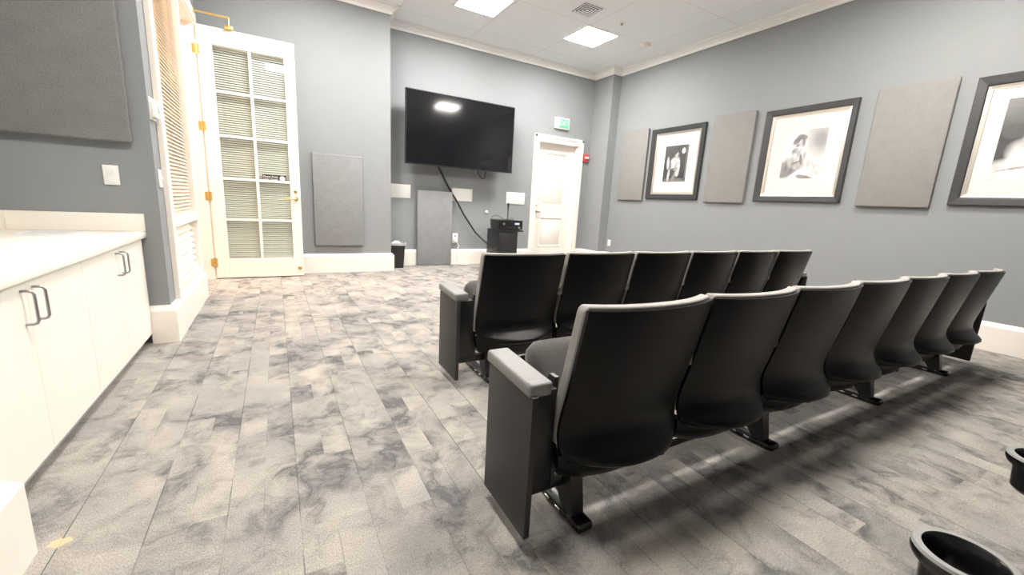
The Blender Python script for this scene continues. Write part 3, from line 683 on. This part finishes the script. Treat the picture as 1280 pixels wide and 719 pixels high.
cb = obj('cable', MB().tube([(3.55, 6.32, .851), (3.58, 6.30, .855), (3.60, 6.31, .875), (3.585, 6.33, .888), (3.565, 6.35, .87), (3.58, 6.42, .851), (3.62, 6.48, .851)], .004, 8), M['cable'], None, (3.58, 6.33, .86)); tag(cb, 'small black cable curl beside the foot of the black rod', 'cable')

# ------------------------------------------------------------------ counter niche
def cabinet(y0, y1, label):
    t = thing('base_cabinet', label, 'cabinet', (-1.12, (y0 + y1) / 2, 0), 'white base cabinets under the counter')
    obj('carcass', MB().box(-1.43, -.822, y0, y1, .095, .7565), M['lam'], t)
    obj('toe_kick', MB().box(-1.43, -.858, y0, y1, .0, .095), M['toe'], t, label='grey recessed toe kick')
    ym = (y0 + y1) / 2
    for a, b_, hy in ((y0 + .001, ym - .001, ym - .042), (ym + .001, y1 - .001, ym + .042)):
        dr = obj('door', MB().box(-.8215, -.803, a, b_, .082, .752), M['lam'], t, bevel=.0015)
        mb = MB().tube([(-.8035, hy, .722), (-.783, hy, .722), (-.773, hy, .718), (-.769, hy, .708), (-.769, hy, .612), (-.773, hy, .602), (-.783, hy, .598), (-.8035, hy, .598)], .0048, 10)
        obj('handle', mb, M['steel'], dr, label='brushed steel bar handle')
cabinet(1.618, 2.640, 'white two door base cabinet nearest the camera')
cabinet(2.642, 3.666, 'white two door base cabinet at the far end of the counter')
ct = thing('countertop', 'cream countertop with a low upstand along the wall', 'countertop', (-1.1, 2.64, .757))
obj('worktop', MB().rbox(XN + .002, -.782, YS + .003, YN - .002, .7575, .800, .003), M['top'], ct)
obj('upstand', MB().rbox(XN + .022, -.782, YN - .020, YN - .001, .8005, .918, .003).rbox(XN + .002, XN + .0215, YS + .003, YN - .001, .8005, .918, .003), M['top'], ct)
pp = thing('paper_sheet', 'white printed paper sheet on the cream countertop', 'paper', (-1.16, 3.6, .8005))
def R2(cx, cy, a, pts): return [(cx + x * math.cos(a) - y * math.sin(a), cy + x * math.sin(a) + y * math.cos(a)) for x, y in pts]
obj('sheet', MB().prism(R2(-1.17, 3.52, .10, [(-.14, -.108), (.14, -.108), (.14, .108), (-.14, .108)]), 'z', .8005, .8012), M['paper'], pp)
mb = MB()
for k in range(7): mb.prism(R2(-1.17, 3.52, .10, [(-.11, -.08 + k * .025), (.10 - .03 * (k % 3), -.08 + k * .025), (.10 - .03 * (k % 3), -.072 + k * .025), (-.11, -.072 + k * .025)]), 'z', .8013, .8015)
obj('print_lines', mb, M['ink'], pp)
ot = thing('wall_outlet', 'white duplex outlet plate above the counter', 'outlet', (-.92, YN, 1.10))
obj('cover_plate', MB().rbox(-.960, -.882, YN - .008, YN - .001, 1.101, 1.226, .003), M['white'], ot)
mb = MB()
for z in (1.137, 1.19): mb.lathe([(0, 0), (.017, 0), (.017, -.003), (0, -.003)], (-.921, YN - .0085, z), 18, 'y').box(-.928, -.925, YN - .0122, YN - .0115, z - .006, z + .006).box(-.917, -.914, YN - .0122, YN - .0115, z - .006, z + .006)
obj('receptacle', mb, [M['white']], ot)
th = thing('thermostat', 'white thermostat on the wall edge beside the blind', 'thermostat', (XL, 3.79, 1.6))
obj('back_plate', MB().rbox(XL, XL + .008, 3.735, 3.870, 1.545, 1.690, .003), M['white'], th)
obj('body', MB().rbox(XL + .0085, XL + .032, 3.745, 3.862, 1.560, 1.665, .006), M['white'], th)
obj('display', MB().rbox(XL + .0322, XL + .0332, 3.81, 3.85, 1.595, 1.645, .0004), M['toe'], th)
sw = thing('light_switch', 'white light switch on the wall edge below the thermostat', 'light switch', (XL, 3.81, 1.16))
obj('cover_plate', MB().rbox(XL + .001, XL + .009, 3.765, 3.85, 1.10, 1.222, .003), M['white'], sw)
obj('toggle', MB().rbox(XL + .0092, XL + .022, 3.802, 3.815, 1.15, 1.175, .002), M['white'], sw)
ot = thing('wall_outlet', 'small white wall plate low on the right wall beside the pilaster', 'outlet', (XR, 6.33, .45))
obj('cover_plate', MB().rbox(XR - .009, XR - .001, 6.25, 6.335, .395, .52, .003), M['white'], ot)
obj('receptacle', MB().rbox(XR - .013, XR - .0095, 6.275, 6.31, .42, .495, .002), M['white'], ot)

# ------------------------------------------------------------------ theatre seats
SW = .580; ZT = .835
prof = [(.835, 0., .055), (.80, .006, .062), (.70, .028, .083), (.60, .050, .104), (.52, .067, .122), (.45, .082, .140), (.40, .090, .150), (.365, .086, .152), (.338, .072, .148), (.318, .050, .143), (.304, .028, .138), (.292, .016, .135), (.280, .013, .135), (.268, .024, .141), (.258, .050, .152), (.250, .09, .165)]
def interp(z):
    for (za, ca, ea), (zb, cb_, eb) in zip(prof, prof[1:]):
        if zb <= z <= za: f = (za - z) / (za - zb); return ca + (cb_ - ca) * f, ea + (eb - ea) * f
    return prof[-1][1:]
def rear(u, z):
    c, e = interp(z); return c + (e - c) * abs(u) ** 2.3
def halfw(z):
    return SW / 2 - (.0 if z > .36 else .045 * ((.36 - z) / .11) ** 2.5)
CX = .302
def grid_solid(us, zs, front, back, hw):
    """closed solid between a rear and a front sheet"""
    nu, nz = len(us), len(zs); vs = []; fs = []
    for sheet in (back, front):
        for z in zs:
            for u in us: vs.append((CX + u * hw(z), sheet(u, z), z))
    n = nu * nz
    for j in range(nz - 1):
        for i in range(nu - 1):
            a = j * nu + i; fs += [(a, a + 1, a + nu + 1, a + nu), (n + a, n + a + nu, n + a + nu + 1, n + a + 1)]
    for i in range(nu - 1):
        fs += [(i, n + i, n + i + 1, i + 1)]; a = (nz - 1) * nu + i; fs += [(a, a + 1, n + a + 1, n + a)]
    for j in range(nz - 1):
        a = j * nu; fs += [(a, a + nu, n + a + nu, n + a)]; a += nu - 1; fs += [(a, n + a, n + a + nu, a + nu)]
    return MB().add(vs, fs, True)
us = [-1 + 2 * i / 22 for i in range(23)]
zsf = []
for (a, *_), (b_, *_) in zip(prof, prof[1:]): zsf += [a + (b_ - a) * k / 3 for k in range(3)]
zsf.append(prof[-1][0])
def seat(name, label, left_leg=False, right_arm=False, left_end=False, right_end=False, pitch=.6, cups=False):
    tilt = 88 if cups else 60
    t = thing(name, label, 'theater seat', (0, 0, 0), 'theater seats')
    # outer shell
    o = obj('back_shell', grid_solid(us, [z for z in zsf if z <= .826], lambda u, z: rear(u, z) + .012, rear, lambda z: halfw(z) - .004), M['shell'], t, label='black outer back shell')
    # upholstered front with a rounded edge that shows as a pale rim
    zc = [z for z in zsf if z >= .33]
    def hwr(z): return SW / 2 - (0 if z < .81 else .012 * ((z - .81) / .025) ** 2.5)
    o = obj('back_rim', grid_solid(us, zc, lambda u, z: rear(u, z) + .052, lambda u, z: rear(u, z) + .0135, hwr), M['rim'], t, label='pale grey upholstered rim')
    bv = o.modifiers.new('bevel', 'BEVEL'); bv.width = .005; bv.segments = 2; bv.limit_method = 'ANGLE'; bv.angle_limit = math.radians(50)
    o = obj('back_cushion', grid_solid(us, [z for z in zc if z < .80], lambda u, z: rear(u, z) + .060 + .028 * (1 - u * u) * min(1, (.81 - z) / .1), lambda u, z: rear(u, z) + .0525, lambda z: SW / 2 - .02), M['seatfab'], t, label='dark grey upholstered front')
    # black housing below the lip of the shell
    vs = []; fs = []; nz = 6
    for j in range(nz + 1):
        z = .295 - .12 * j / nz
        for i, u in enumerate(us):
            bot = .020 * abs(u) ** 3
            vs.append((CX + u * (SW / 2 - .004 - .03 * (j / nz) ** 2), .100 + .045 * abs(u) ** 2.2 + .03 * (j / nz) ** 3, z + bot * j / nz))
    nb = len(vs); vs += [(x, y + .05, z) for x, y, z in vs]; nu = len(us)
    for j in range(nz):
        for i in range(nu - 1):
            a = j * nu + i; fs += [(a, a + 1, a + nu + 1, a + nu), (nb + a, nb + a + nu, nb + a + nu + 1, nb + a + 1)]
    for i in range(nu - 1):
        a = nz * nu + i; fs += [(i, nb + i, nb + i + 1, i + 1), (a, a + 1, nb + a + 1, nb + a)]
    for j in range(nz):
        a = j * nu; fs += [(a, a + nu, nb + a + nu, nb + a)]; a += nu - 1; fs += [(a, nb + a, nb + a + nu, a + nu)]
    obj('lower_housing', MB().add(vs, fs, True), M['shell'], t)
    if left_end or right_end:
        mb = MB()
        if left_end: mb.rbox(-.105, .012, .175, .245, .165, .53, .004)
        if right_end: mb.rbox(pitch - .01, pitch + .059, .175, .245, .165, .53, .004)
        obj('end_bracket', mb, M['black'], t)
    # tipped-up seat
    sw_ = SW - .075; n = 14
    piv = Matrix.Translation((CX, .295, .280)) @ Matrix.Rotation(math.radians(tilt), 4, 'X')
    rings = []
    L = .35
    for i in range(n + 1):
        s = i / n; y = s * L
        k = math.sqrt(max(0, 1 - abs(2 * s - 1) ** 6)) if 0 < i < n else .12
        hw_ = sw_ / 2 - .045 * (1 - math.sqrt(max(.0, 1 - max(0, (s - .75) / .25) ** 2)))
        top = .070 * (.45 + .55 * k) + .012 * math.sin(PI * s); bot = -.055 * (.35 + .65 * k) * (1 if s > .6 else max(.0, (s - .2) / .4))
        ring = []
        m_ = 20
        for q in range(m_):
            a = 2 * PI * q / m_; ca, sa = math.cos(a), math.sin(a)
            x = hw_ * math.copysign(abs(ca) ** .35, ca); z = (top + bot) / 2 + (top - bot) / 2 * math.copysign(abs(sa) ** .6, sa) * (1.0)
            ring.append(tuple(piv @ Vector((x, y, z))))
        rings.append(ring)
    obj('seat_cushion', loft(rings), M['seatfab'], t, label='grey upholstered tip-up seat')
    rings = []
    for i in range(9):
        s = i / 8; y = .01 + s * (L * .86); d = .055 * math.sin(PI * (.12 + .8 * s)) + .020 + .03 * s
        ring = []
        for q in range(16):
            a = PI * q / 15
            ring.append(tuple(piv @ Vector(((sw_ / 2 - .012) * math.copysign(abs(math.cos(a)) ** .4, math.cos(a)), y, -.0015 - .056 * min(1, max(0, (y / L - .2) / .4)) - d * .6 * abs(math.sin(a)) ** .6))))
        rings.append(ring)
    obj('seat_pan', loft(rings), M['shell'], t, label='black seat underside')
    # bracket and hinge plates carrying the seat
    for x in (.022, 2 * CX - .022):
        obj('side_bracket', MB().prism([(.175, .16), (.30, .16), (.33, .30), (.30, .42), (.23, .56), (.195, .56), (.20, .40), (.175, .30)], 'x', x - .008, x + .008).tube([(x - .014, .215, .50), (x + .014, .215, .50)], .009, 10), M['bsteel'], t)
    obj('cross_beam', MB().rbox(-.005 if not left_end else -.10, pitch - .006 if not right_end else pitch + .06, .205, .255, .118, .158, .005), M['bsteel'], t)
    def arm(x, cup):
        c = Matrix.Translation((x, .27 - (.06 if cup else 0), .572)) @ Matrix.Rotation(math.radians(2.5 * 1), 4, 'X')
        a = obj('armrest', MB().rbox(-.043, .043, -.150, .150, -.022, .022, .010, 3, c).rbox(-.041, .041, -.153, -.118, -.0235, .0235, .009, 3, c), M['cap'], t, label='grey plastic armrest')
        obj('arm_support', MB().rbox(x - .016, x + .016, .16, .20, .535, .548, .002).prism([(.18, .12), (.24, .12), (.26, .40), (.36, .549), (.155, .549), (.185, .40)], 'x', x - .011, x + .011), M['bsteel'], t)
        if cup:
            obj('cup_bracket', MB().rbox(x - .012, x + .012, .35, .435, .548, .558, .003), M['bsteel'], a)
            cup_holder(a, (x, .46, .585))
    def cup_holder(parent, c):
        prof_ = [(0, -.066), (.036, -.066), (.044, -.058), (.047, -.02), (.050, -.004), (.060, .000), (.0635, .008), (.0635, .017), (.060, .0215), (.053, .0215), (.049, .017), (.046, -.01), (.043, -.052), (.036, -.058), (0, -.058)]
        ch = obj('cup_holder', MB().lathe(prof_, c, 36), M['gblack'], parent, label='black ring-shaped cup holder')
        obj('rim_ring', MB().lathe([(.0515, .0217), (.061, .0217), (.0625, .0185), (.064, .0185), (.0615, .0235), (.0515, .0235)], c, 36, 'z', True), M['cap'], ch, label='pale grey top ring')
        obj('chrome_ring', MB().lathe([(.0385, -.040), (.0438, -.040), (.0445, -.028), (.0390, -.028)], c, 36, 'z', True), M['chrome'], ch, label='chrome ring inside the cup')
        return ch
    arm(-.090 if left_end else .0, cups)
    if right_arm: arm(pitch + (.045 if right_end else 0), cups)
    if left_end:
        obj('end_panel', MB().rbox(-.128, -.106, .105, .405, .055, .552, .003), M['panel'], t, label='flat charcoal end panel')
    if right_end:
        obj('end_panel', MB().rbox(pitch + .060, pitch + .082, .105, .405, .045, .552, .003), M['panel'], t, label='flat charcoal end panel')
    if left_leg:
        lx = .120
        lg = obj('leg', MB().prism([(.135, .030), (.200, .030), (.262, .125), (.262, .36), (.175, .36), (.165, .20)], 'x', lx - .028, lx + .028), M['bsteel'], t, bevel=.004)
        mb = MB().rbox(lx - .031, lx + .031, .09, .50, .002, .030, .010, 3).rbox(lx - .034, lx + .034, .085, .165, .002, .038, .013, 3)
        ft = obj('foot', mb, M['gblack'], lg, label='glossy black foot bar')
        for y in (.20, .27): obj('bolt', MB().rbox(lx - .037, lx - .0315, y, y + .03, .014, .024, .002), M['chrome'], ft)
    return t

def place(src, x, y, rz, label):
    o = copy_tree(src); o.location = (x, y, 0); o.rotation_euler = (0, 0, rz); o['label'] = label
    return o
AR = -.0085
def row(x0, y0, n, pitch, labels, cups=False):
    protos = {}
    for i in range(n):
        key = (i % 2 == 0, i == 0, i == n - 1)
        x = x0 + i * pitch * math.cos(AR); y = y0 + i * pitch * math.sin(AR)
        if key not in protos:
            protos[key] = s = seat('theater_seat', labels[i], key[0], key[2], key[1], key[2], pitch, cups); s.location = (x, y, 0); s.rotation_euler = (0, 0, AR)
        else: place(protos[key], x, y, AR, labels[i])
ordn = ['first', 'second', 'third', 'fourth', 'fifth', 'sixth', 'seventh']
row(1.018, 2.055, 6, .611, ['black theater seat at the aisle end of the front row, with charcoal end panel'] + ['black theater seat, %s from the aisle in the front row of six' % ordn[i] for i in range(1, 5)] + ['black theater seat at the right wall end of the front row'])
row(.770, .840, 7, .592, ['black theater seat at the aisle end of the nearer row, with the foreground end panel'] + ['black theater seat, %s from the aisle in the nearer row of seven' % ordn[i] for i in range(1, 6)] + ['black theater seat at the right wall end of the nearer row, overlapping the white baseboard'])
s = seat('theater_seat', 'black theater seat behind the camera whose cup holder shows at bottom right', True, False, False, False, .588, True)
s.location = (.933, -.345, 0)
place(s, .933 + .588, -.345, 0, 'black theater seat behind the camera whose cup holder shows at the right edge')

# ------------------------------------------------------------------ camera, world, view
cam = bpy.data.cameras.new('camera'); co = bpy.data.objects.new('camera', cam); COL.objects.link(co)
Rm = [[0.869486, -0.490914, 0.054747], [-0.051123, -0.199674, -0.978528], [0.491305, 0.848017, -0.198711]]
mw_ = Matrix(((Rm[0][0], -Rm[1][0], -Rm[2][0], 0), (Rm[0][1], -Rm[1][1], -Rm[2][1], 0), (Rm[0][2], -Rm[1][2], -Rm[2][2], H), (0, 0, 0, 1)))
co.matrix_world = mw_
cam.sensor_width = 36.; cam.sensor_fit = 'HORIZONTAL'; cam.lens = 36 * 513.112 / 1280
cam.clip_start = .02
SC.camera = co
wd = bpy.data.worlds.new('world'); SC.world = wd; wd.use_nodes = True
wd.node_tree.nodes['Background'].inputs[0].default_value = (.9, .95, 1, 1); wd.node_tree.nodes['Background'].inputs[1].default_value = .4
vs_ = SC.view_settings
vs_.view_transform = 'Standard'; vs_.look = 'None'; vs_.gamma = 1.; vs_.exposure = 3.0
try: vs_.use_curve_mapping = False
except Exception: pass
SC.cycles.max_bounces = 10; SC.cycles.diffuse_bounces = 6; SC.cycles.transparent_max_bounces = 24
